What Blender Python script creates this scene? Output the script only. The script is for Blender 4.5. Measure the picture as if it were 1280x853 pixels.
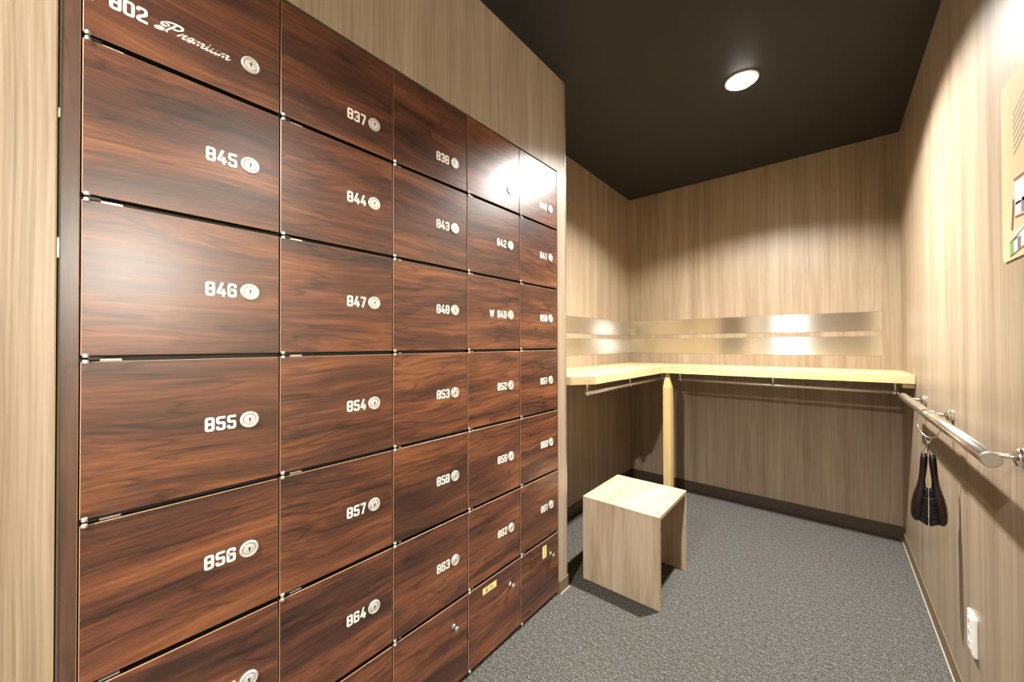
import bpy, bmesh, math, random
from mathutils import Vector, Matrix
random.seed(7)
for o in list(bpy.data.objects): bpy.data.objects.remove(o)
SC = bpy.context.scene
COL = SC.collection
PI = math.pi

# ------------------------------------------------------------------ camera
cd = bpy.data.cameras.new('camera'); cam = bpy.data.objects.new('camera', cd); COL.objects.link(cam)
cd.sensor_width = 36.0; cd.lens = 472.5 / 1280 * 36.0; cd.clip_start = 0.02
yaw, pit, rol = math.radians(40.055), math.radians(0.51), math.radians(-0.168)
fw = Vector((-math.sin(yaw), math.cos(yaw), 0)); ri = Vector((math.cos(yaw), math.sin(yaw), 0)); up = Vector((0, 0, 1))
f2 = math.cos(pit) * fw + math.sin(pit) * up; u2 = -math.sin(pit) * fw + math.cos(pit) * up
r3 = math.cos(rol) * ri + math.sin(rol) * u2; u3 = -math.sin(rol) * ri + math.cos(rol) * u2
M = Matrix((r3, u3, -f2)).transposed().to_4x4(); M.translation = Vector((0, 0, 1.2))
cam.matrix_world = M
SC.camera = cam

# ------------------------------------------------------------------ world, exposure
SC.view_settings.view_transform = 'Standard'; SC.view_settings.look = 'None'
SC.view_settings.gamma = 1.0; SC.view_settings.use_curve_mapping = False
SC.view_settings.exposure = 0.0
W = bpy.data.worlds.new('world'); SC.world = W; W.use_nodes = True
W.node_tree.nodes['Background'].inputs[0].default_value = (1.0, 0.93, 0.82, 1)
W.node_tree.nodes['Background'].inputs[1].default_value = 0.15
try:
    SC.cycles.max_bounces = 10; SC.cycles.diffuse_bounces = 6; SC.cycles.glossy_bounces = 5
    SC.cycles.sample_clamp_indirect = 6.0; SC.cycles.use_denoising = True
    SC.cycles.caustics_reflective = False; SC.cycles.caustics_refractive = False
except Exception: pass

# ceiling lamps: x, y, watts of the wide beam, watts of the narrow beam, beam limit (the fixtures are built further down at these places)
ZC = 2.505
LAMPS = [(-0.324, 2.156, 172.0, 380.0, 142), (-0.42, -1.22, 470.0, 380.0, 150), (1.02, 0.80, 34.0, 10.0, 152)]
SHEEN_GLOBE = 520.0                               # radiance of the unseen globe added to put a sheen on the lockers
LAMP_COLOUR = (1.0, 0.965, 0.905)

# ------------------------------------------------------------------ room numbers (metres)
D = -1.0044                                  # locker fronts
XL, XR, YB = -1.3835, 0.336, 3.3143          # walls
CY = [.0188, .3329, .6378, .9437, 1.2453, 1.5349]
RZ = [2.0354, 1.7505, 1.4639, 1.1768, .8888, .5987, .3071, .0183]
PIER0, PIER1 = 1.5362, 1.6130
YREAR, XFAR, YEND = -3.0, 2.10, 1.00

# ------------------------------------------------------------------ materials
def lin(r, g, b):
    f = lambda c: (c / 255 / 12.92) if c / 255 <= .04045 else ((c / 255 + .055) / 1.055) ** 2.4
    return (f(r), f(g), f(b), 1)
def new_mat(name):
    m = bpy.data.materials.new(name); m.use_nodes = True
    nt = m.node_tree; return m, nt, nt.nodes['Principled BSDF']
def N(nt, t, **kw):
    n = nt.nodes.new(t)
    for k, v in kw.items(): setattr(n, k, v)
    return n
def plain(name, col, rough=.5, metal=0.0, spec=.5, var=.06, scale=40, bump=0.0):
    m, nt, p = new_mat(name)
    tc = N(nt, 'ShaderNodeTexCoord'); no = N(nt, 'ShaderNodeTexNoise')
    no.inputs['Scale'].default_value = scale; no.inputs['Detail'].default_value = 3
    nt.links.new(tc.outputs['Object'], no.inputs['Vector'])
    mx = N(nt, 'ShaderNodeMix', data_type='RGBA'); mx.clamp_factor = True
    mx.inputs['A'].default_value = tuple(c * (1 - var) for c in col[:3]) + (1,)
    mx.inputs['B'].default_value = tuple(min(1, c * (1 + var)) for c in col[:3]) + (1,)
    nt.links.new(no.outputs['Fac'], mx.inputs['Factor']); nt.links.new(mx.outputs['Result'], p.inputs['Base Color'])
    p.inputs['Roughness'].default_value = rough; p.inputs['Metallic'].default_value = metal
    p.inputs['Specular IOR Level'].default_value = spec
    if bump:
        b = N(nt, 'ShaderNodeBump'); b.inputs['Strength'].default_value = bump; b.inputs['Distance'].default_value = .002
        nt.links.new(no.outputs['Fac'], b.inputs['Height']); nt.links.new(b.outputs['Normal'], p.inputs['Normal'])
    return m
def wood(name, stops, axis='Z', broad=9., fine=95., long=.28, rough=.45, spec=.4, warp=.10, mixf=.5, jitter=True, bump=.02, coat=0, vein=0):
    """streaked grain along one axis: a broad figure and fine pores through a colour ramp"""
    m, nt, p = new_mat(name)
    tc = N(nt, 'ShaderNodeTexCoord'); vec = tc.outputs['Object']
    if jitter:
        oi = N(nt, 'ShaderNodeObjectInfo'); va = N(nt, 'ShaderNodeVectorMath', operation='MULTIPLY_ADD')
        cmb = N(nt, 'ShaderNodeCombineXYZ')
        for i in range(3): nt.links.new(oi.outputs['Random'], cmb.inputs[i])
        va.inputs[1].default_value = (37.0, 53.0, 29.0)
        nt.links.new(cmb.outputs[0], va.inputs[0]); nt.links.new(vec, va.inputs[2]); vec = va.outputs[0]
    wn = N(nt, 'ShaderNodeTexNoise'); wn.inputs['Scale'].default_value = 2.2; wn.inputs['Detail'].default_value = 2
    mp0 = N(nt, 'ShaderNodeMapping'); k = 'XYZ'.index(axis)
    s0 = [1.6] * 3; s0[k] = .6; mp0.inputs['Scale'].default_value = s0
    nt.links.new(vec, mp0.inputs['Vector']); nt.links.new(mp0.outputs[0], wn.inputs['Vector'])
    ad = N(nt, 'ShaderNodeVectorMath', operation='MULTIPLY_ADD'); ad.inputs[1].default_value = (warp,) * 3
    nt.links.new(wn.outputs['Color'], ad.inputs[0]); nt.links.new(vec, ad.inputs[2])
    def layer(sc, ln, det, rg=.55):
        mp = N(nt, 'ShaderNodeMapping'); s = [sc] * 3; s[k] = sc * ln; mp.inputs['Scale'].default_value = s
        nt.links.new(ad.outputs[0], mp.inputs['Vector'])
        n = N(nt, 'ShaderNodeTexNoise'); n.inputs['Scale'].default_value = 1; n.inputs['Detail'].default_value = det
        n.inputs['Roughness'].default_value = rg
        nt.links.new(mp.outputs[0], n.inputs['Vector']); return n
    a = layer(broad, long * .35, 3.5); b = layer(fine, long * .10, 4, .7)
    mx = N(nt, 'ShaderNodeMix', data_type='FLOAT'); mx.inputs['Factor'].default_value = mixf
    nt.links.new(a.outputs['Fac'], mx.inputs['A']); nt.links.new(b.outputs['Fac'], mx.inputs['B'])
    rp = N(nt, 'ShaderNodeValToRGB'); el = rp.color_ramp.elements
    while len(el) < len(stops): el.new(.5)
    for e, (pos, c) in zip(el, stops): e.position = pos; e.color = c
    nt.links.new(mx.outputs['Result'], rp.inputs['Fac']); colour = rp.outputs['Color']
    if vein:                                                       # thin dark growth lines where a smooth stretched noise crosses its mean
        vn = layer(broad * 1.6, long * .30, 2.0, .45)
        v1 = N(nt, 'ShaderNodeMath', operation='SUBTRACT'); v1.inputs[1].default_value = .5
        v2 = N(nt, 'ShaderNodeMath', operation='ABSOLUTE')
        v3 = N(nt, 'ShaderNodeMapRange'); v3.inputs['From Max'].default_value = .022; v3.inputs['To Min'].default_value = 1 - vein; v3.inputs['To Max'].default_value = 1.0
        nt.links.new(vn.outputs['Fac'], v1.inputs[0]); nt.links.new(v1.outputs[0], v2.inputs[0]); nt.links.new(v2.outputs[0], v3.inputs['Value'])
        vm = N(nt, 'ShaderNodeVectorMath', operation='SCALE'); nt.links.new(colour, vm.inputs[0]); nt.links.new(v3.outputs[0], vm.inputs['Scale']); colour = vm.outputs[0]
    nt.links.new(colour, p.inputs['Base Color'])
    p.inputs['Roughness'].default_value = rough; p.inputs['Specular IOR Level'].default_value = spec
    if coat:
        p.inputs['Coat Weight'].default_value = coat; p.inputs['Coat Roughness'].default_value = rough
    if bump:
        bp = N(nt, 'ShaderNodeBump'); bp.inputs['Strength'].default_value = bump; bp.inputs['Distance'].default_value = .001
        nt.links.new(b.outputs['Fac'], bp.inputs['Height']); nt.links.new(bp.outputs['Normal'], p.inputs['Normal'])
    return m
OAK = [(.30, lin(122, 103, 82)), (.43, lin(146, 127, 105)), (.54, lin(163, 145, 122)), (.70, lin(181, 165, 142))]
m_oak = wood('oak_laminate', OAK, 'Z', broad=16, fine=190, long=.09, warp=.02, rough=.42, spec=.6, jitter=False, mixf=.58)
m_oak_edge = plain('oak_edge_band', lin(196, 172, 120), .5)
m_stool_v = wood('stool_oak_upright', [(.3, lin(152, 130, 106)), (.45, lin(182, 161, 136)), (.56, lin(200, 181, 156)), (.7, lin(214, 198, 174))], 'Z', broad=15, fine=90, mixf=.4, warp=.04)
m_stool_h = wood('stool_oak_seat', [(.3, lin(160, 138, 112)), (.45, lin(184, 164, 138)), (.56, lin(198, 180, 154)), (.7, lin(210, 196, 172))], 'Y', broad=15, fine=90, mixf=.4, warp=.04)
ROSE = [(.32, lin(36, 24, 19)), (.41, lin(62, 38, 28)), (.49, lin(86, 51, 36)), (.56, lin(111, 67, 43)), (.66, lin(140, 89, 54))]
ROSE_D = [(.31, lin(40, 29, 24)), (.45, lin(66, 46, 37)), (.57, lin(88, 62, 48)), (.68, lin(104, 76, 58))]
m_rose = wood('rosewood_door', ROSE, 'Y', broad=15., fine=120., long=.28, rough=.315, spec=.75, warp=.13, mixf=.39, bump=.01, vein=.5)
m_rose_v = wood('rosewood_panel', ROSE_D, 'Z', broad=12., fine=75., long=.5, rough=.32, spec=.75, warp=.1, mixf=.36, bump=.01, vein=.3)
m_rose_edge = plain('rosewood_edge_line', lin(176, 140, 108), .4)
m_carc = plain('locker_carcass', lin(30, 23, 18), .5)
m_plinth = plain('plinth_dark', lin(44, 28, 20), .5)
m_pine_x = wood('pine_worktop', [(.3, lin(190, 162, 110)), (.5, lin(206, 184, 136)), (.7, lin(218, 200, 156))], 'X', broad=10, fine=70, rough=.4, warp=.06, jitter=False)
m_pine_z = wood('pine_post', [(.3, lin(186, 154, 98)), (.5, lin(204, 176, 120)), (.7, lin(216, 192, 138))], 'Z', broad=14, fine=80, rough=.45, warp=.04)
m_ceil = plain('ceiling_charcoal', lin(38, 38, 39), .55, var=.05, scale=6, spec=.35)
m_base = plain('baseboard_brown', lin(72, 60, 48), .45, var=.05)
m_base_r = plain('baseboard_taupe', lin(112, 96, 74), .45, var=.05)
m_caulk = plain('pale_caulk', lin(168, 156, 134), .6)
m_chrome = plain('chrome', (.82, .80, .77, 1), .12, 1.0, var=.02)
m_satin = plain('satin_steel', (.78, .75, .69, 1), .26, 1.0, var=.04)
m_rod = plain('brushed_rod', (.86, .83, .77, 1), .36, .85, var=.03)
m_cap = plain('satin_end_cap', (.50, .46, .40, 1), .45, 1.0, var=.03)
m_nickel = plain('nickel_lock', (.84, .81, .75, 1), .42, .6, var=.04)
m_nickel_d = plain('nickel_lock_recess', (.62, .59, .54, 1), .42, .6, var=.04)
m_hinge = plain('hinge_zinc', (.85, .82, .75, 1), .3, .7, var=.04)
m_black = plain('black_plastic', lin(24, 22, 20), .4)
m_white = plain('white_vinyl', lin(246, 240, 228), .5, var=.01)
m_plate = plain('white_plastic', lin(240, 238, 232), .35, var=.01)
m_slot = plain('socket_slot', lin(60, 58, 54), .5)
m_tape = plain('yellow_paper_tape', lin(222, 206, 140), .7, var=.04)
m_ink = plain('ink_grey', lin(96, 92, 60), .7)
m_trim_metal = plain('corner_trim_aluminium', (.62, .61, .58, 1), .3, .9, var=.03)
m_sign = plain('sign_beige', lin(205, 184, 148), .35, var=.02)
m_sign_txt = plain('sign_text', lin(132, 116, 92), .5)
m_sign_line = plain('sign_brown', lin(104, 82, 62), .5)
m_sign_white = plain('sign_white', lin(222, 220, 212), .5)
m_sign_green = plain('sign_green', lin(104, 158, 84), .5)
m_sign_grey = plain('sign_grey', lin(120, 110, 112), .5)
m_brushwood = plain('dark_brush_wood', lin(22, 13, 12), .3, var=.2, scale=60)
m_bristle = plain('black_bristle', lin(18, 15, 14), .7)
m_cord = plain('dark_cord', lin(46, 34, 26), .7)
m_corr = plain('corridor_wall', lin(216, 200, 172), .55)

def mat_carpet():
    m, nt, p = new_mat('grey_carpet')
    tc = N(nt, 'ShaderNodeTexCoord')
    mp = N(nt, 'ShaderNodeMapping'); mp.inputs['Scale'].default_value = (340, 140, 1)
    nt.links.new(tc.outputs['Object'], mp.inputs['Vector'])
    n1 = N(nt, 'ShaderNodeTexNoise'); n1.inputs['Scale'].default_value = 1; n1.inputs['Detail'].default_value = 3; n1.inputs['Roughness'].default_value = .7
    nt.links.new(mp.outputs[0], n1.inputs['Vector'])
    n2 = N(nt, 'ShaderNodeTexNoise'); n2.inputs['Scale'].default_value = 70; n2.inputs['Detail'].default_value = 4
    nt.links.new(tc.outputs['Object'], n2.inputs['Vector'])
    mx = N(nt, 'ShaderNodeMix', data_type='FLOAT'); mx.inputs['Factor'].default_value = .2
    nt.links.new(n1.outputs['Fac'], mx.inputs['A']); nt.links.new(n2.outputs['Fac'], mx.inputs['B'])
    rp = N(nt, 'ShaderNodeValToRGB'); el = rp.color_ramp.elements
    el.new(.5); el.new(.5)
    for e, (pos, c) in zip(el, [(.35, lin(32, 32, 31)), (.46, lin(67, 67, 64)), (.55, lin(94, 93, 89)), (.67, lin(148, 147, 140))]): e.position = pos; e.color = c
    nt.links.new(mx.outputs['Result'], rp.inputs['Fac']); nt.links.new(rp.outputs['Color'], p.inputs['Base Color'])
    p.inputs['Roughness'].default_value = .95; p.inputs['Specular IOR Level'].default_value = .1
    b = N(nt, 'ShaderNodeBump'); b.inputs['Strength'].default_value = .25; b.inputs['Distance'].default_value = .002
    nt.links.new(n1.outputs['Fac'], b.inputs['Height']); nt.links.new(b.outputs['Normal'], p.inputs['Normal'])
    return m
m_carpet = mat_carpet()
def mat_brushed():
    m, nt, p = new_mat('brushed_steel')
    p.inputs['Base Color'].default_value = (.80, .77, .71, 1); p.inputs['Metallic'].default_value = 1
    p.inputs['Roughness'].default_value = .27; p.inputs['Anisotropic'].default_value = 1.0; p.inputs['Anisotropic Rotation'].default_value = .25
    tc = N(nt, 'ShaderNodeTexCoord'); mp = N(nt, 'ShaderNodeMapping'); mp.inputs['Scale'].default_value = (1.5, 1.5, 700)
    nt.links.new(tc.outputs['Object'], mp.inputs['Vector'])
    n = N(nt, 'ShaderNodeTexNoise'); n.inputs['Scale'].default_value = 1; n.inputs['Detail'].default_value = 2
    nt.links.new(mp.outputs[0], n.inputs['Vector'])
    mr = N(nt, 'ShaderNodeMapRange'); mr.inputs['To Min'].default_value = .205; mr.inputs['To Max'].default_value = .235
    nt.links.new(n.outputs['Fac'], mr.inputs['Value']); nt.links.new(mr.outputs[0], p.inputs['Roughness'])
    tg = N(nt, 'ShaderNodeTangent'); tg.direction_type = 'UV_MAP'; tg.uv_map = 'UVMap'
    nt.links.new(tg.outputs[0], p.inputs['Tangent'])
    return m
m_brushed = mat_brushed()
def mat_emit(name, col, s):
    m, nt, p = new_mat(name)
    p.inputs['Base Color'].default_value = (.9, .9, .9, 1)
    p.inputs['Emission Color'].default_value = (*col, 1); p.inputs['Emission Strength'].default_value = s
    return m
m_globe = mat_emit('sheen_globe_lit', LAMP_COLOUR, SHEEN_GLOBE)
m_lens = mat_emit('lamp_lens_lit', (1.0, .95, .86), 34.0)

# ------------------------------------------------------------------ mesh helpers (all coordinates are world coordinates)
def box(bm, x0, x1, y0, y1, z0, z1, mi=0, bev=0, bevmi=None, sidemi=None):
    r = bmesh.ops.create_cube(bm, size=1)
    vs = r['verts']
    for v in vs:
        v.co = Vector(((x0 + x1) / 2 + v.co.x * (x1 - x0), (y0 + y1) / 2 + v.co.y * (y1 - y0), (z0 + z1) / 2 + v.co.z * (z1 - z0)))
    fs = list({f for v in vs for f in v.link_faces})
    for f in fs:
        f.normal_update(); f.material_index = mi if sidemi is None or abs(f.normal.x) > .5 else sidemi
    if bev:
        es = list({e for v in vs for e in v.link_edges})
        g = bmesh.ops.bevel(bm, geom=es, offset=bev, segments=1, affect='EDGES', profile=.5)
        if bevmi is not None:
            for f in g['faces']: f.material_index = bevmi
def frame_of(d):
    d = d.normalized(); a = Vector((0, 0, 1)) if abs(d.z) < .95 else Vector((1, 0, 0))
    u = d.cross(a).normalized(); return u, d.cross(u).normalized()
def tube(bm, pts, rad, n=16, mi=0, caps=True, closed=False):
    """sweep of circles (rad a number or a list) along points"""
    pts = [Vector(p) for p in pts]; k = len(pts); rings = []
    rs = rad if isinstance(rad, (list, tuple)) else [rad] * k
    u = None
    for i, p in enumerate(pts):
        if closed: d = pts[(i + 1) % k] - pts[i - 1]
        else: d = pts[min(i + 1, k - 1)] - pts[max(i - 1, 0)]
        d.normalize()
        if u is None: u, _ = frame_of(d)
        u = (u - d * u.dot(d)).normalized(); v = d.cross(u)
        rings.append([bm.verts.new(p + (u * math.cos(2 * PI * j / n) + v * math.sin(2 * PI * j / n)) * rs[i]) for j in range(n)])
    for i in range(k if closed else k - 1):
        a, b = rings[i], rings[(i + 1) % k]
        for j in range(n):
            f = bm.faces.new((a[j], a[(j + 1) % n], b[(j + 1) % n], b[j])); f.material_index = mi; f.smooth = True
    if caps and not closed:
        for r in (rings[0][::-1], rings[-1]):
            f = bm.faces.new(r); f.material_index = mi
def lathe(bm, base, axis, prof, n=28, mi=0):
    """profile [(radius, height along axis, material or None)] revolved; closed at radius 0"""
    base = Vector(base); ax = Vector(axis).normalized(); u, v = frame_of(ax); prev = None
    for pr in prof:
        r, h = pr[0], pr[1]; m = pr[2] if len(pr) > 2 else mi
        if r < 1e-7: ring = [bm.verts.new(base + ax * h)]
        else: ring = [bm.verts.new(base + ax * h + (u * math.cos(2 * PI * j / n) + v * math.sin(2 * PI * j / n)) * r) for j in range(n)]
        if prev:
            for j in range(n):
                j2 = (j + 1) % n
                if len(prev) == 1 and len(ring) == 1: continue
                if len(prev) == 1: f = bm.faces.new((prev[0], ring[j], ring[j2]))
                elif len(ring) == 1: f = bm.faces.new((prev[j], ring[0], prev[j2]))
                else: f = bm.faces.new((prev[j], ring[j], ring[j2], prev[j2]))
                f.material_index = m
        prev = ring
def prism(bm, poly, z0, z1, mi=0):
    a = [bm.verts.new((x, y, z0)) for x, y in poly]; b = [bm.verts.new((x, y, z1)) for x, y in poly]
    fs = [bm.faces.new(a[::-1]), bm.faces.new(b)]
    k = len(poly)
    for i in range(k): fs.append(bm.faces.new((a[i], a[(i + 1) % k], b[(i + 1) % k], b[i])))
    for f in fs: f.material_index = mi
def wloc(o):
    p = Vector((0, 0, 0))
    while o: p = p + o.location; o = o.parent
    return p
def obj(name, bm, mats, parent=None, loc=None, smooth=False):
    bmesh.ops.recalc_face_normals(bm, faces=bm.faces)
    org = wloc(parent) if parent else Vector((0, 0, 0))
    l = Vector(loc) if loc is not None else org
    bmesh.ops.translate(bm, verts=bm.verts, vec=-l)
    me = bpy.data.meshes.new(name); bm.to_mesh(me); bm.free()
    for m in (mats if isinstance(mats, (list, tuple)) else [mats]): me.materials.append(m)
    if smooth:
        for p in me.polygons: p.use_smooth = True
    o = bpy.data.objects.new(name, me); COL.objects.link(o); o.parent = parent
    o.location = l - org
    return o
def tag(o, label=None, cat=None, group=None, kind=None):
    if label: o['label'] = label
    if cat: o['category'] = cat
    if group: o['group'] = group
    if kind: o['kind'] = kind
    return o
def thing(name, loc, label, cat, group=None):
    o = bpy.data.objects.new(name, None); COL.objects.link(o); o.location = Vector(loc); o.empty_display_size = .05
    return tag(o, label, cat, group)
def struct(name, bm, m, label=None, parent=None):
    o = obj(name, bm, m, parent)
    if parent is None: tag(o, label, None, None, 'structure')
    return o
def B(*a, **k):
    bm = bmesh.new(); box(bm, *a, **k); return bm

# ------------------------------------------------------------------ flat lettering
def ribbon(bm, pts, t, mapf, closed=False, mi=0, z=0.0, pen=None):
    """a flat stroke of width t along 2D points, mitred; mapf(u, v, h) gives the world point"""
    k = len(pts); L = []; R = []
    for i in range(k):
        p = Vector(pts[i])
        a = Vector(pts[i - 1]) if (i > 0 or closed) else None
        b = Vector(pts[(i + 1) % k]) if (i < k - 1 or closed) else None
        d1 = (p - a).normalized() if a is not None else None; d2 = (b - p).normalized() if b is not None else None
        if d1 is None: d1 = d2
        if d2 is None: d2 = d1
        n1 = Vector((-d1.y, d1.x)); n2 = Vector((-d2.y, d2.x)); n = n1 + n2
        if n.length < 1e-6: n = n1
        n.normalize(); c = max(.5, n.dot(n1)); w = t / 2 / c
        if pen is not None:
            dd = (d1 + d2).normalized(); w = t / 2 * (.38 + .62 * abs(math.sin(math.atan2(dd.y, dd.x) - pen)))
        L.append(bm.verts.new(mapf(*(p + n * w), z))); R.append(bm.verts.new(mapf(*(p - n * w), z)))
    for i in range(k if closed else k - 1):
        j = (i + 1) % k
        f = bm.faces.new((L[i], L[j], R[j], R[i])); f.material_index = mi
def rounded(pts, r, closed=False, seg=4):
    out = []; k = len(pts)
    for i in range(k):
        p = Vector(pts[i])
        if not closed and i in (0, k - 1): out.append(tuple(p)); continue
        a = Vector(pts[i - 1]); b = Vector(pts[(i + 1) % k])
        rr = min(r, (a - p).length * .49, (b - p).length * .49)
        s = p + (a - p).normalized() * rr; e = p + (b - p).normalized() * rr
        for q in range(seg + 1):
            t = q / seg; out.append(tuple((1 - t) ** 2 * s + 2 * t * (1 - t) * p + t * t * e))
    return out
Lx, Rx, Ty, By, Md = .09, .47, .91, .09, .5
GL = {
    '0': [([(Lx, By), (Rx, By), (Rx, Ty), (Lx, Ty)], True)],
    '8': [([(Lx, By), (Rx, By), (Rx, Ty), (Lx, Ty)], True), ([(Lx, Md), (Rx, Md)], False)],
    '6': [([(Rx, .70), (Rx, Ty), (Lx, Ty), (Lx, By), (Rx, By), (Rx, .54), (Lx, .54)], False)],
    '9': [([(Lx, .30), (Lx, By), (Rx, By), (Rx, Ty), (Lx, Ty), (Lx, .46), (Rx, .46)], False)],
    '5': [([(.54, Ty), (Lx, Ty), (Lx, .53), (Rx, .53), (Rx, By), (Lx, By), (Lx, .29)], False)],
    '4': [([(.34, 1.0), (.07, .27), (.56, .27)], False), ([(.39, .55), (.39, 0)], False)],
    '7': [([(.02, Ty), (Rx, Ty), (.20, 0)], False)],
    '3': [([(Lx, .72), (Lx, Ty), (Rx, Ty), (Rx, By), (Lx, By), (Lx, .28)], False), ([(.18, Md), (Rx, Md)], False)],
    '2': [([(Lx, .70), (Lx, Ty), (Rx, Ty), (Rx, .58), (Lx, .27), (Lx, By), (.56, By)], False)],
    '1': [([(.08, .84), (.30, .95), (.30, 0)], False)],
    'W': [([(.05, 1), (.22, .06), (.40, .9), (.58, .06), (.75, 1)], False)],
    'P': [([(Lx, 0), (Lx, Ty), (Rx, Ty), (Rx, .42), (Lx, .42)], False)],
}
def text(bm, s, u0, v0, h, mapf, pitch=.64, stroke=.175):
    """squarish condensed signage numerals, height h, lower left corner at u0, v0"""
    u = u0
    for ch in s:
        if ch == ' ': u += h * .30; continue
        for q, (pts, closed) in enumerate(GL[ch]):
            pp = rounded([(u + x * h, v0 + y * h) for x, y in pts], .10 * h if ch not in '47WP1' else .03 * h, closed)
            ribbon(bm, pp, stroke * h, mapf, closed, z=q * 2e-5)
        u += h * (pitch + (.20 if ch == 'W' else 0))
def catmull(P, n=7):
    out = []; P = [Vector(p) for p in P]; Q = [2 * P[0] - P[1]] + P + [2 * P[-1] - P[-2]]
    for i in range(1, len(Q) - 2):
        for j in range(n):
            t = j / n; a, b, c, d = Q[i - 1:i + 3]
            out.append(tuple(.5 * ((2 * b) + (c - a) * t + (2 * a - 5 * b + 4 * c - d) * t * t + (3 * b - a - 3 * c + d) * t ** 3)))
    out.append(tuple(P[-1])); return out
def premium(bm, u0, v0, x, width, mapf):
    """the word in looped copperplate script; x is the height of the small letters, width the length of the whole word"""
    k = width / 12.75
    E = lambda P: [(u0 + (a + .30 + .45 * b) * k, v0 + b * x) for a, b in P]
    def st(P, t=.34, z=0): ribbon(bm, catmull(E(P)), t * x * 1.35, mapf, pen=.6, z=z)
    st([(1.75, 2.15), (1.55, 1.4), (1.25, .6), (.8, .02), (.1, -.12), (-.25, .12), (.1, .38), (.6, .3), (1.4, .05)], .42)          # stem and foot loop of P
    st([(.75, .95), (.2, 1.05), (.1, 1.55), (.7, 2.05), (1.6, 2.25), (2.5, 2.1), (2.75, 1.6), (2.3, 1.15), (1.7, 1.1)], .38, 2e-5)    # bowl and swash
    st([(.75, .95), (1.0, 1.35), (.7, 1.6), (.45, 1.35)], .25, 4e-5)
    o = 2.75
    st([(o, .05), (o + .45, .95), (o + .5, .72), (o + .95, .95), (o + .85, .6), (o + .75, .2), (o + 1.0, .03), (o + 1.4, .35)])         # r
    o += 1.3
    st([(o, .25), (o + .55, .45), (o + .75, .85), (o + .45, .98), (o + .1, .6), (o + .1, .15), (o + .5, .02), (o + 1.0, .35)])          # e
    o += .95
    def hump(o, n):
        for q in range(n):
            st([(o, .0), (o + .10, .85), (o + .06, .45)], .36, 6e-5)
            st([(o + .05, .4), (o + .4, .9), (o + .68, .8), (o + .62, .3), (o + .62, .02)], .34, 2e-5); o += .62
        st([(o, .4), (o + .03, .08), (o + .3, .03), (o + .65, .4)], .3, 8e-5)
        return o + .55
    o = hump(o + .1, 2)                                                                                                              # m
    st([(o, .4), (o + .2, .95), (o + .15, .4), (o + .2, .05), (o + .45, .05), (o + .8, .4)]); st([(o + .18, 1.35), (o + .30, 1.5)], .4)  # i
    o += .72
    st([(o, .4), (o + .2, .95), (o + .12, .4), (o + .25, .03), (o + .55, .1), (o + .85, .6), (o + .92, .95), (o + .86, .4), (o + .92, .05), (o + 1.15, .05), (o + 1.4, .4)])  # u
    o += 1.35
    return hump(o + .1, 2)

# ================================================================== SETTING
struct('floor', B(-1.5, XFAR + .1, YREAR - .1, YB + .1, -.06, 0), m_carpet, 'grey flecked loop carpet')
struct('ceiling', B(-1.5, XFAR + .1, YREAR - .1, YB + .1, ZC, ZC + .06), m_ceil, 'matt charcoal ceiling')
struct('wall_back', B(XL - .1, XR + .1, YB, YB + .1, 0, ZC), m_oak, 'oak laminate back wall above and below the corner counter')
struct('wall_left', B(XL - .1, XL, PIER0, YB, 0, ZC), m_oak, 'oak laminate wall beyond the lockers')
struct('wall_right', B(XR, XR + .1, YEND, YB, 0, ZC), m_oak, 'oak laminate wall with the steel rail')
bm = bmesh.new()
box(bm, XL, D, PIER0, PIER1, 0, RZ[0] + .004); box(bm, XL, D, -.0070, PIER1, RZ[0] + .004, ZC)
struct('wall_locker', bm, m_oak, 'oak laminate header and pier framing the lockers')
nw = struct('wall_near', B(XL, D + .004, YREAR, -.0072, 0, ZC, bev=.002, bevmi=1), [m_oak, m_oak_edge], 'oak laminate panel at the near end of the lockers')
bm = bmesh.new(); box(bm, D - .012, D + .002, -.0069, -.0041, 1.590, 1.607, bev=.0006); obj('hinge_knuckle', bm, m_hinge, nw)
bm = bmesh.new(); box(bm, D - .012, D + .002, -.0069, -.0041, 1.350, 1.385, bev=.0006); obj('hinge_knuckle', bm, m_hinge, nw)
struct('wall_rear', B(-1.5, XFAR + .1, YREAR - .1, YREAR, 0, ZC), m_oak)
struct('wall_corridor', B(XFAR, XFAR + .1, YREAR, YEND, 0, ZC), m_corr)
struct('wall_corridor_end', B(XR + .1, XFAR + .1, YEND, YEND + .1, 0, ZC), m_corr)
# baseboards
bb = [('baseboard_back', (XL + .008, XR - .0005, YB - .008, YB - .0003, .0005, .078), m_base), ('baseboard_left', (XL + .0003, XL + .008, PIER1 + .001, YB - .0003, .0005, .078), m_base),
      ('baseboard_right', (XR - .007, XR - .0003, YEND + .002, YB - .0085, .0005, .066), m_base_r), ('baseboard_pier', (D + .0003, D + .007, PIER0 + .004, PIER1 + .006, .0005, .062), m_base_r)]
for n, a, m in bb: struct(n, B(*a, bev=.0015), m)
struct('baseboard_pier_return', B(XL + .009, D + .007, PIER1 + .0003, PIER1 + .006, .0005, .062), m_base)
struct('trim_1', B(XR - .0110, XR - .0072, YEND + .002, YB - .0085, .0003, .004), m_caulk, 'pale sealant line under the right baseboard')
struct('trim_2', B(D + .0072, D + .012, PIER0 + .004, PIER1 + .010, .0003, .004), m_caulk, 'pale sealant line under the pier baseboard')
bm = bmesh.new(); box(bm, D - .018, D + .0014, PIER1 - .007, PIER1 + .0014, .063, ZC - .002, bev=.001)
struct('trim_3', bm, m_trim_metal, 'slim metal corner strip on the end of the locker wall')

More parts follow.
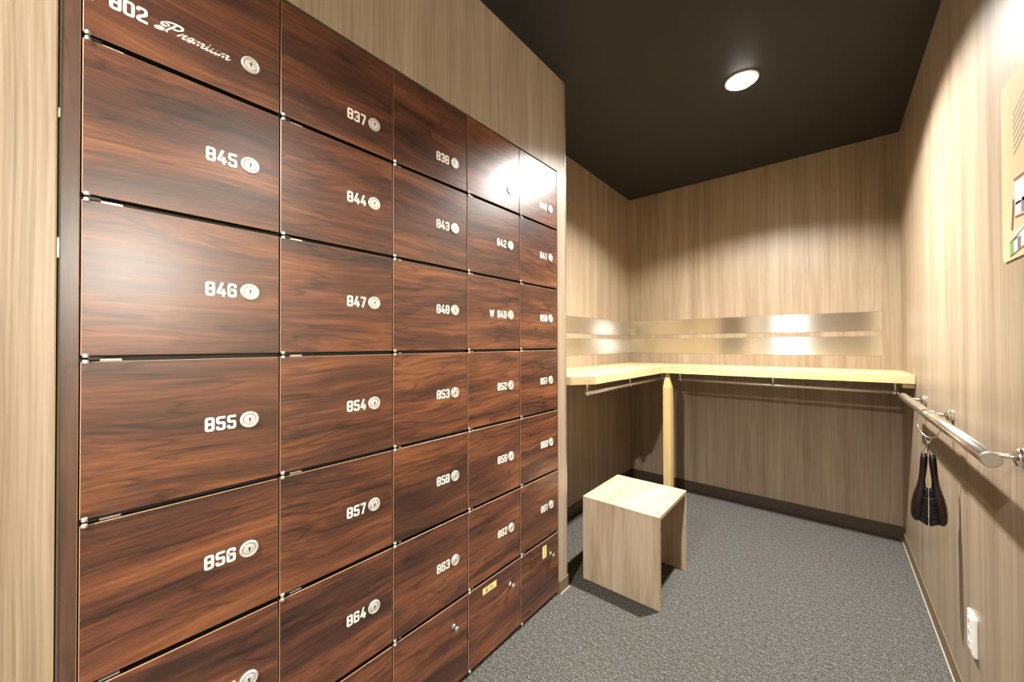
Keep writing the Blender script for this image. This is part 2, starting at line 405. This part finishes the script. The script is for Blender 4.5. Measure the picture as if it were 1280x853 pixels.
# ================================================================== LOCKERS
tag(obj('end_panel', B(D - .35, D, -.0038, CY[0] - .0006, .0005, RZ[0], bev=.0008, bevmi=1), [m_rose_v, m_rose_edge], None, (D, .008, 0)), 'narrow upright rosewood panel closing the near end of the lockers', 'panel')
tag(obj('plinth', B(D - .34, D - .010, CY[0], PIER0 - .001, .0005, RZ[7] - .0035), m_plinth, None, (D, .75, 0)), 'low dark plinth under the locker bank along the carpet', 'plinth')
NUM = [['P 802', '837', '838', '', '840'], ['845', '844', '843', '842', '841'], ['846', '847', '848', 'W 849', '850'],
       ['855', '854', '853', '852', '851'], ['856', '857', '858', '859', '860'], ['865', '864', '863', '862', '861'], [None] * 5]
LOWEST = ['bottom locker at the near end of the bank, under locker 865', 'bottom rosewood locker under 864, only its upper corner showing',
          'bottom rosewood locker under 863 with a plain silver knob and no tape', 'bottom rosewood locker under 862 with a level yellow tape label and silver knob',
          'bottom rosewood locker under 861 with an upright yellow tape label and silver knob']
ORD = ['top', 'second', 'third', 'fourth', 'fifth', 'sixth', 'bottom']; COLW = ['nearest', 'second nearest', 'middle', 'second farthest', 'farthest']
def make_lock(parent, y, z):
    bm = bmesh.new()
    lathe(bm, (D, y, z), (1, 0, 0), [(.0180, -.001), (.0180, .0028), (.0165, .0042), (.0140, .0042), (.0128, .0030, 1), (.0108, .0028, 1), (.0100, .0040, 0), (.0040, .0044, 0), (.0, .0044, 0)], 32)
    box(bm, D + .0040, D + .0048, y - .0011, y + .0011, z - .0045, z + .0020, 2)
    lathe(bm, (D + .0040, y, z + .0022), (1, 0, 0), [(.0022, 0), (.0022, .0008), (0, .0008)], 12, 2)
    l = obj('lock', bm, [m_nickel, m_nickel_d, m_black], parent); l['label'] = 'round silver key lock'
def make_knob(parent, y, z):
    bm = bmesh.new()
    lathe(bm, (D, y, z), (1, 0, 0), [(.0095, -.001), (.0095, .002), (.0060, .004), (.0058, .010), (.0092, .013), (.0100, .017), (.0080, .021), (.0030, .0228), (0, .023)], 24)
    l = obj('knob', bm, m_chrome, parent, smooth=True); l['label'] = 'small round silver knob'
for c in range(5):
    for r in range(7):
        y0, y1, z0, z1 = CY[c], CY[c + 1], RZ[r + 1], RZ[r]
        num = NUM[r][c]
        if num is None: lab = LOWEST[c]
        elif num == '': lab = 'unnumbered rosewood locker in the top row between 838 and 840'
        elif num == '865': lab = 'rosewood locker under 856, only its lock and last digit tip showing'
        elif num == 'P 802': lab = 'top rosewood locker marked 802 with the word Premium in white script'
        elif num == 'W 849': lab = 'rosewood locker with white letter W before its number 849'
        else: lab = 'rosewood locker numbered %s, %s row down in the %s column' % (num, ORD[r], COLW[c])
        t = thing('locker', (D, y0, z0), lab, 'locker', 'lockers in the rosewood bank')
        obj('carcass', B(D - .34, D - .0195, y0 + .0004, y1 - (.0004 if c < 4 else .0085), z0 + .0004, z1 - .0004), m_carc, t)
        gt = .0054 if r else .003; gb = .0054 if r < 6 else .001
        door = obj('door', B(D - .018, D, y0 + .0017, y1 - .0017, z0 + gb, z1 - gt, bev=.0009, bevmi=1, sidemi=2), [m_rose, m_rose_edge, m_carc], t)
        mf = lambda u, v, h, y0=y0, z0=z0: Vector((D + .0006 + h, y0 + u, z0 + v))
        w = y1 - y0; ly = y0 + w - .0605; lz = z0 + (.0860 if r == 0 else .1435)
        if num is None:
            if c >= 1: make_knob(door, y0 + w - .067, z0 + .2045)
            else: make_knob(door, y0 + w - .067, z0 + .2045)
        else: make_lock(door, ly, lz)
        if num == 'P 802':
            bm = bmesh.new(); text(bm, 'P', .0085, .0668, .0285, mf); text(bm, '802', .0330, .0690, .0285, mf, pitch=.62)
            n = obj('number', bm, m_white, door); n['label'] = 'white number 802'
            bm = bmesh.new(); premium(bm, .0945, .0738, .0100, .136, mf)
            n = obj('lettering', bm, m_white, door); n['label'] = 'white script word Premium'
        elif num:
            bm = bmesh.new(); s = num.replace(' ', '')
            hh = .030; wd = hh * (.64 * 2 + .56)
            text(bm, num[-3:], w - .0605 - .0245 - wd, (.086 if r == 0 else .1435) - hh / 2, hh, mf)
            if num[0] == 'W': text(bm, 'W', w - .1835, .1435 - hh / 2, hh, mf)
            obj('number', bm, m_white, door)
        if r == 6 and c in (3, 4):
            bm = bmesh.new()
            if c == 3: box(bm, D - .0005, D + .0005, y0 + .076, y0 + .152, z0 + .2375, z0 + .2615)
            else: box(bm, D - .0005, D + .0005, y0 + .160, y0 + .191, z0 + .2060, z0 + .2600)
            tp = obj('tape_label', bm, m_tape, door); tp['label'] = 'yellowish paper tape with faint writing'
            bm2 = bmesh.new()
            if c == 3:
                for (a, b) in [((.094, .2575), (.094, .2425)), ((.094, .2570), (.102, .2550)), ((.102, .2550), (.094, .2500)), ((.094, .2500), (.103, .2465)), ((.103, .2465), (.094, .2430)),
                               ((.110, .2440), (.110, .2425)), ((.118, .2560), (.114, .2440)), ((.122, .2560), (.122, .2440)), ((.127, .2550), (.131, .2440))]:
                    ribbon(bm2, [a, b], .0022, mf, z=.0002)
            else:
                for (a, b) in [((.170, .2510), (.181, .2510)), ((.1755, .2510), (.1755, .2400)), ((.170, .2340), (.181, .2340)), ((.171, .2240), (.180, .2170)), ((.180, .2240), (.171, .2170))]:
                    ribbon(bm2, [a, b], .0020, mf, z=.0002)
            for v in bm2.verts: v.co.x += .0001
            nn = obj('writing', bm2, m_ink, t); nn.parent = door; nn.location = t.location - wloc(door); nn.data.transform(Matrix.Identity(4))
        # pivot hinges: a knuckle on the door's lower and upper left corner, a plate in the gap
        hy = y0 + .0075
        for (zz, s, plate) in ((z0 + gb - .0012, 1, True), (z1 - gt + .0012, -1, False)):
            if s < 0 and r == 0: continue
            bm = bmesh.new()
            lathe(bm, (D + .0008, hy, zz - s * .0022), (0, 0, s), [(0, 0), (.0034, 0), (.0040, .0008), (.0040, .0058), (.0034, .0066), (0, .0066)], 14)
            box(bm, D - .016, D + .0008, hy - .0020, hy + .0020, zz - .0008, zz + .0008, 1)
            if plate and r < 6:
                box(bm, D - .0175, D - .004, hy + .003, hy + .017, z0 - .0026, z0 + .0026, 1)
                box(bm, D - .0175, D - .006, hy + .018, hy + (.045 if c < 2 else .026), z0 - .0044, z0 - .0012, 0)
            obj('hinge', bm, [m_hinge, m_black], t, smooth=False)

# ================================================================== COUNTER
ct = thing('corner_counter', (-.9, 2.83, 0), 'L-shaped pale pine counter across the back corner on one post', 'counter')
Z0, Z1 = .990, 1.035
bm = bmesh.new()
prism(bm, [(XL + .001, PIER1 + .004), (-1.060, PIER1 + .004), (-.932, 1.784), (-.932, 2.812), (XR - .001, 2.812), (XR - .001, YB - .001), (XL + .001, YB - .001)], Z0, Z1)
g = bmesh.ops.bevel(bm, geom=list(bm.edges), offset=.0015, segments=1, affect='EDGES')
obj('worktop', bm, m_pine_x, ct)
bm = bmesh.new()
s = .0275; px, py = -.905, 2.842
rows = [(0.0005, s), (.885, s), (.988, s * .38)]
vv = [[bm.verts.new((px + a * w, py + b * w, z)) for a, b in ((-1, -1), (1, -1), (1, 1), (-1, 1))] for z, w in rows]
for i in range(2):
    for j in range(4): bm.faces.new((vv[i][j], vv[i][(j + 1) % 4], vv[i + 1][(j + 1) % 4], vv[i + 1][j]))
bm.faces.new(vv[0][::-1]); bm.faces.new(vv[2])
obj('post', bm, m_pine_z, ct)
obj('cleat', B(XR - .046, XR - .0012, 2.83, YB - .002, Z0 - .024, Z0 - .0005, bev=.001), m_pine_x, ct)
obj('cleat', B(XL + .0012, XL + .030, PIER1 + .02, YB - .04, Z0 - .024, Z0 - .0005, bev=.001), m_pine_x, ct)
# rods under the counter
def hanging_rod(a, b, ts, label):
    a, b = Vector(a), Vector(b)
    t = thing('hanging_rod', (a + b) / 2, label, 'rail', 'steel rods under the counter')
    d = (b - a).normalized()
    bm = bmesh.new(); tube(bm, [a, b], .0098, 16); obj('rod', bm, m_rod, t)
    for q, s in enumerate(ts):
        p = a + (b - a) * s
        bm = bmesh.new()
        lathe(bm, (p.x, p.y, Z0 - .0003), (0, 0, -1), [(0, 0), (.0150, 0), (.0150, .003), (.0075, .0045), (.0066, .012), (.0085, .016), (.0066, .020), (.0066, Z0 - p.z - .004)], 16)
        e = 0 if 0 < q < len(ts) - 1 else 1
        dd = d if q else -d
        if e: lathe(bm, p - dd * .010, dd, [(.0086, 0), (.0125, 0), (.0138, .004), (.0125, .014), (.0086, .016), (.0108, .020), (.0072, .027), (0, .029)], 18)
        else: lathe(bm, p - d * .008, d, [(.0086, 0), (.0125, .0015), (.0138, .008), (.0125, .0145), (.0086, .016)], 18)
        obj('bracket', bm, m_chrome, t, smooth=True)
hanging_rod((-.985, 1.786, .9405), (-.985, 2.955, .9385), (0, .48, 1), 'short steel rod hung under the left arm of the counter')
hanging_rod((-.838, 2.900, .9410), (.269, 2.900, .9330), (0, .506, 1), 'long steel rod hung under the back arm of the counter')

# ================================================================== BRUSHED STEEL STRIPS
def strip(name, p0, p1, z0, z1, wall, label):
    """thin plate on a wall, horizontally brushed (uv u runs along the plate)"""
    T = .0022; bm = bmesh.new()
    if wall == 'back': box(bm, p0, p1, YB - T, YB - .0002, z0, z1, bev=.0004)
    else: box(bm, XL + .0002, XL + T, p0, p1, z0, z1, bev=.0004)
    uv = bm.loops.layers.uv.new('UVMap')
    for f in bm.faces:
        for l in f.loops: l[uv].uv = ((l.vert.co.x + l.vert.co.y), l.vert.co.z)
    tag(obj(name, bm, m_brushed), label, 'metal strip', 'brushed steel wall strips')
strip('metal_strip', XL + .003, .254, 1.279, 1.402, 'back', 'upper brushed steel strip on the back wall')
strip('metal_strip', XL + .003, .254, 1.120, 1.2455, 'back', 'lower brushed steel strip on the back wall')
strip('metal_strip', PIER1 + .003, YB - .003, 1.276, 1.397, 'left', 'upper brushed steel strip on the wall beyond the lockers')
strip('metal_strip', PIER1 + .003, YB - .003, 1.120, 1.242, 'left', 'lower brushed steel strip on the wall beyond the lockers')

# ================================================================== STOOL
st = thing('stool', (-.784, 1.932, 0), 'open boxy stool of pale oak laminate standing on the carpet', 'stool')
a0, a1, b0, b1, h = -.977, -.590, 1.724, 2.138, .421
obj('side_panel', B(a0, a1, b0, b0 + .018, .001, h - .0005, bev=.0009, bevmi=1), [m_stool_v, m_oak_edge], st)
obj('side_panel', B(a0, a1, b1 - .018, b1, .001, h - .0005, bev=.0009, bevmi=1), [m_stool_v, m_oak_edge], st)
obj('seat', B(a0, a1, b0 + .0182, b1 - .0182, h - .018, h, bev=.0009, bevmi=1), [m_stool_h, m_oak_edge], st)

# ================================================================== WALL RAIL, RING, BRUSHES
RXc, RZc, RR = .268, .9440, .0162
ra = thing('wall_rail', (XR, 1.8, RZc), 'thick satin steel rail on chrome brackets along the right wall', 'rail')
bm = bmesh.new(); tube(bm, [(RXc, 1.310, RZc), (RXc, 2.600, RZc)], RR, 32); obj('tube', bm, m_satin, ra)
for y, s in ((1.310, -1), (2.600, 1)):
    bm = bmesh.new(); lathe(bm, (RXc, y + s * .0002, RZc), (0, s, 0), [(RR + .0006, -.006), (RR + .0006, .0015), (RR - .001, .003), (0, .003)], 32); obj('end_cap', bm, m_cap, ra)
bm = bmesh.new(); lathe(bm, (RXc, 1.915, RZc), (0, 1, 0), [(RR + .0002, 0), (RR + .0022, .0012), (RR + .0022, .064), (RR + .0002, .0652)], 32); obj('collar', bm, m_satin, ra, smooth=False)
for y in (1.402, 2.060, 2.555):
    bm = bmesh.new()
    lathe(bm, (XR - .0004, y, RZc - .005), (-1, 0, 0), [(0, 0), (.0230, 0), (.0230, .006), (.0205, .009), (.0205, .012), (.0150, .0145), (.0065, .017), (.0055, .022), (.0055, XR - RXc - .0165)], 24)
    br = obj('bracket', bm, m_chrome, ra, smooth=False)
ry = 1.990
bm = bmesh.new()
RAD = .0505; cz = RZc + RR + .0032 - RAD
tube(bm, [(RXc + RAD * math.cos(2 * PI * k / 40) * .45, ry - RAD * math.cos(2 * PI * k / 40) * .88 + .004, cz + RAD * math.sin(2 * PI * k / 40)) for k in range(40)], .0017, 8, closed=True)
rg = obj('ring', bm, m_satin, None, loc=(RXc, ry, cz)); tag(rg, 'thin steel ring looped over the wall rail holding two brushes', 'ring')
zc = cz - RAD
bm = bmesh.new()
tube(bm, [(RXc - .002 + .007 * math.cos(2 * PI * k / 20), ry + .004, zc - .0052 + .0085 * math.sin(2 * PI * k / 20)) for k in range(20)], .0013, 6, closed=True)
lathe(bm, (RXc - .002, ry + .004, zc - .013), (0, 0, -1), [(0, 0), (.0045, .001), (.0050, .006), (.0035, .012), (0, .013)], 12)
obj('clip', bm, m_chrome, rg)
LAT = Vector((RXc, ry, 0)).normalized(); LATV = Vector((LAT.y, -LAT.x, 0))       # across / towards: the two brushes hang side by side
def brush(side, label):
    """a clothes brush on edge: teardrop wooden body, bristle rows on the inner side, cord through the handle end"""
    base = Vector((RXc - .002, ry + .004, 0)); top = zc - .056
    t = thing('shoe_brush', base + Vector((0, 0, top)), label, 'brush', 'brushes hanging from the ring')
    Lg = .250
    prof = [(0, .000, .001, .001), (.01, .0, .0065, .006), (.05, .0, .0090, .0095), (.12, .0008, .0098, .0110), (.25, .003, .0092, .0110), (.38, .006, .0090, .0120), (.48, .008, .0115, .0160),
            (.60, .013, .0145, .0215), (.72, .017, .0160, .0245), (.84, .0195, .0158, .0245), (.93, .0205, .0138, .0200), (.98, .0205, .0090, .0120), (1.0, .0205, .001, .002)]
    def cen(f, off): return base + LATV * (side * (.0100 + off * 1.0)) + Vector((0, 0, top - f * Lg))
    bm = bmesh.new(); prev = None; n = 20
    for f, off, a, b in prof:
        c = cen(f, off); ring = [bm.verts.new(c + LATV * (a * math.cos(2 * PI * j / n)) + LAT * (b * math.sin(2 * PI * j / n))) for j in range(n)]
        if prev:
            for j in range(n): bm.faces.new((prev[j], prev[(j + 1) % n], ring[(j + 1) % n], ring[j]))
        else: bm.faces.new(ring[::-1])
        prev = ring
    bm.faces.new(prev)
    obj('body', bm, m_brushwood, t, smooth=True)
    bm = bmesh.new()
    R_ = 17
    for q in range(R_):
        f = .50 + .46 * q / (R_ - 1); k = min(R_ - 1, q)
        off = [o for ff, o, a, b in prof if ff <= f][-1]; bw = [b for ff, o, a, b in prof if ff <= f][-1] * .86
        c = cen(f, off); ln = (.0110 + off * 1.0) + (.0003 if side > 0 else -.0006)
        for s in (-1, -.5, 0, .5, 1):
            p0 = c + LAT * (bw * s * .85) - LATV * side * .007
            p1 = c - LATV * side * (ln - .0034) + LAT * (bw * s) + Vector((0, 0, -.004 - .008 * (1 if q > R_ - 4 else .3)))
            tube(bm, [p0, p1], [.0026, .0033], 6)
    obj('bristles', bm, m_bristle, t)['kind'] = 'stuff'
    bm = bmesh.new()
    cp = Vector((RXc - .002, ry + .004, zc - .022)); hp = cen(.035, 0)
    for s in (-1, 1): tube(bm, [cp + LAT * .001 * s, (cp + hp) / 2 + LATV * (.004 * s) + LAT * .002 * s, hp + LATV * (.0075 * s) + Vector((0, 0, .002)), hp + LATV * .004 * s + Vector((0, 0, -.002))], .0009, 6)
    obj('cord', bm, m_cord, t)
brush(-1, 'dark wooden brush hanging nearer the back wall, bristles facing the other brush')
brush(1, 'dark wooden brush hanging nearer the right wall, its back against the rail shadow')

# ================================================================== SOCKET, SIGN
so = thing('wall_socket', (XR, 1.815, .305), 'white triple socket plate low on the right wall', 'socket')
bm = bmesh.new(); box(bm, XR - .0105, XR - .0003, 1.778, 1.850, .244, .364, bev=.003); obj('plate', bm, m_plate, so)
for z in (.338, .304, .270):
    bm = bmesh.new(); box(bm, XR - .0130, XR - .0100, 1.801, 1.827, z - .0125, z + .0125, 0, bev=.0012)
    for dy in (-.005, .005): box(bm, XR - .0133, XR - .0128, 1.814 + dy - .0012, 1.814 + dy + .0012, z - .004, z + .005, 1)
    obj('outlet', bm, [m_plate, m_slot], so)
sg = thing('floor_plan_sign', (XR, 1.3, 1.66), 'beige floor plan plate with rounded corner on the right wall', 'sign')
SY0, SY1, SZ0, SZ1 = 1.13, 1.512, 1.398, 1.830
bm = bmesh.new()
poly = rounded([(SY0, SZ0), (SY1, SZ0), (SY1, SZ1), (SY0, SZ1)], .018, True, 6)
a = [bm.verts.new((XR - .0003, y, z)) for y, z in poly]; b = [bm.verts.new((XR - .0030, y, z)) for y, z in poly]
bm.faces.new(a); bm.faces.new(b[::-1])
for i in range(len(poly)): bm.faces.new((a[i], a[(i + 1) % len(poly)], b[(i + 1) % len(poly)], b[i]))
obj('plate', bm, m_sign, sg)
bm = bmesh.new(); XF = XR - .0032
smf = lambda u, v, hh: Vector((XF - hh, 1.512 - u, v))           # u runs from the left edge of the sign
def poly_face(P, mi, hh=0.0):
    f = bm.faces.new([bm.verts.new(smf(u, v, hh)) for u, v in P]); f.material_index = mi
for q in range(7):                                                # slanted lines of small print
    z = 1.745 - q * .0155
    ribbon(bm, [(.078 + q * .0005, z - .012), (.30, z + .080 - .010)], .0055, smf, mi=0)
def room(u0, v0, w, hgt, sl, mi, hh=.0002):
    poly_face([(u0, v0), (u0 + w, v0 + sl * w), (u0 + w, v0 + sl * w + hgt), (u0, v0 + hgt)], mi, hh)
room(.079, 1.578, .24, .006, -.06, 1); room(.084, 1.520, .2, .052, -.04, 2)
poly_face([(.060, 1.448 + .02), (.070, 1.466), (.086, 1.535), (.072, 1.538)], 1, .0004)
room(.088, 1.498, .034, .028, -.06, 2); room(.126, 1.495, .15, .032, -.02, 3); room(.086, 1.490, .2, .005, -.10, 1)
room(.050, 1.4365, .2, .004, .22, 1, .0003); room(.076, 1.4395, .024, .016, .16, 2); room(.103, 1.443, .10, .017, .12, 2)
room(.050, 1.408, .023, .034, .10, 4); room(.076, 1.4105, .021, .036, .10, 2); room(.099, 1.413, .017, .030, .10, 3); room(.119, 1.416, .1, .03, .10, 2)
room(.050, 1.4045, .21, .004, .12, 1, .0003)
obj('print', bm, [m_sign_txt, m_sign_line, m_sign_white, m_sign_grey, m_sign_green], sg)

# ================================================================== CEILING LAMPS
def downlight(x, y, wide, narrow, spread, label):
    t = thing('downlight', (x, y, ZC), label, 'lamp', 'round ceiling downlights')
    bm = bmesh.new(); lathe(bm, (x, y, ZC - .0003), (0, 0, -1), [(.074, 0), (.074, .003), (.070, .006), (.063, .006), (.060, .002), (.060, 0)], 40); obj('trim_ring', bm, m_plate, t, smooth=False)
    bm = bmesh.new(); lathe(bm, (x, y, ZC - .0003), (0, 0, -1), [(.0595, .001), (.0580, .010), (.047, .019), (.026, .0255), (0, .027)], 40); obj('lens', bm, m_lens, t, smooth=True)
    for watt, ang, blend in ((wide, spread, .28), (narrow, 130, 1.0)):      # a downlight's beam: full below, weaker to the sides, cut off by the recess
        l = bpy.data.lights.new('downlight_spot', 'SPOT'); l.energy = watt; l.color = LAMP_COLOUR
        l.spot_size = math.radians(ang); l.spot_blend = blend; l.shadow_soft_size = .036
        o = bpy.data.objects.new('downlight_spot', l); COL.objects.link(o); o.parent = t; o.location = (0, 0, -.037)
LL = ['lit round downlight in the charcoal ceiling above the stool', 'round ceiling downlight behind the camera by the near panel',
      'round corridor downlight just past the end of the right wall']
for (x, y, w, nw_, sp), lab in zip(LAMPS, LL): downlight(x, y, w, nw_, sp, lab)
# globe light added on the unseen corridor wall for the locker doors' sheen
sx, sy, sz = XFAR - .11, .30, 1.78
t = thing('added_globe_light', (XFAR, sy, sz), 'unseen frosted globe light added in the corridor for the locker sheen', 'lamp')
bm = bmesh.new(); lathe(bm, (XFAR - .0003, sy, sz - .10), (-1, 0, 0), [(0, 0), (.05, 0), (.05, .012), (.03, .018), (0, .018)], 28); tube(bm, [(XFAR - .015, sy, sz - .10), (sx + .02, sy, sz - .105), (sx, sy, sz - .095), (sx, sy, sz - .078)], .008, 12); obj('arm', bm, m_chrome, t)
bm = bmesh.new(); bmesh.ops.create_uvsphere(bm, u_segments=28, v_segments=16, radius=.075); bmesh.ops.translate(bm, verts=bm.verts, vec=(sx, sy, sz)); obj('globe', bm, m_globe, t, smooth=True)
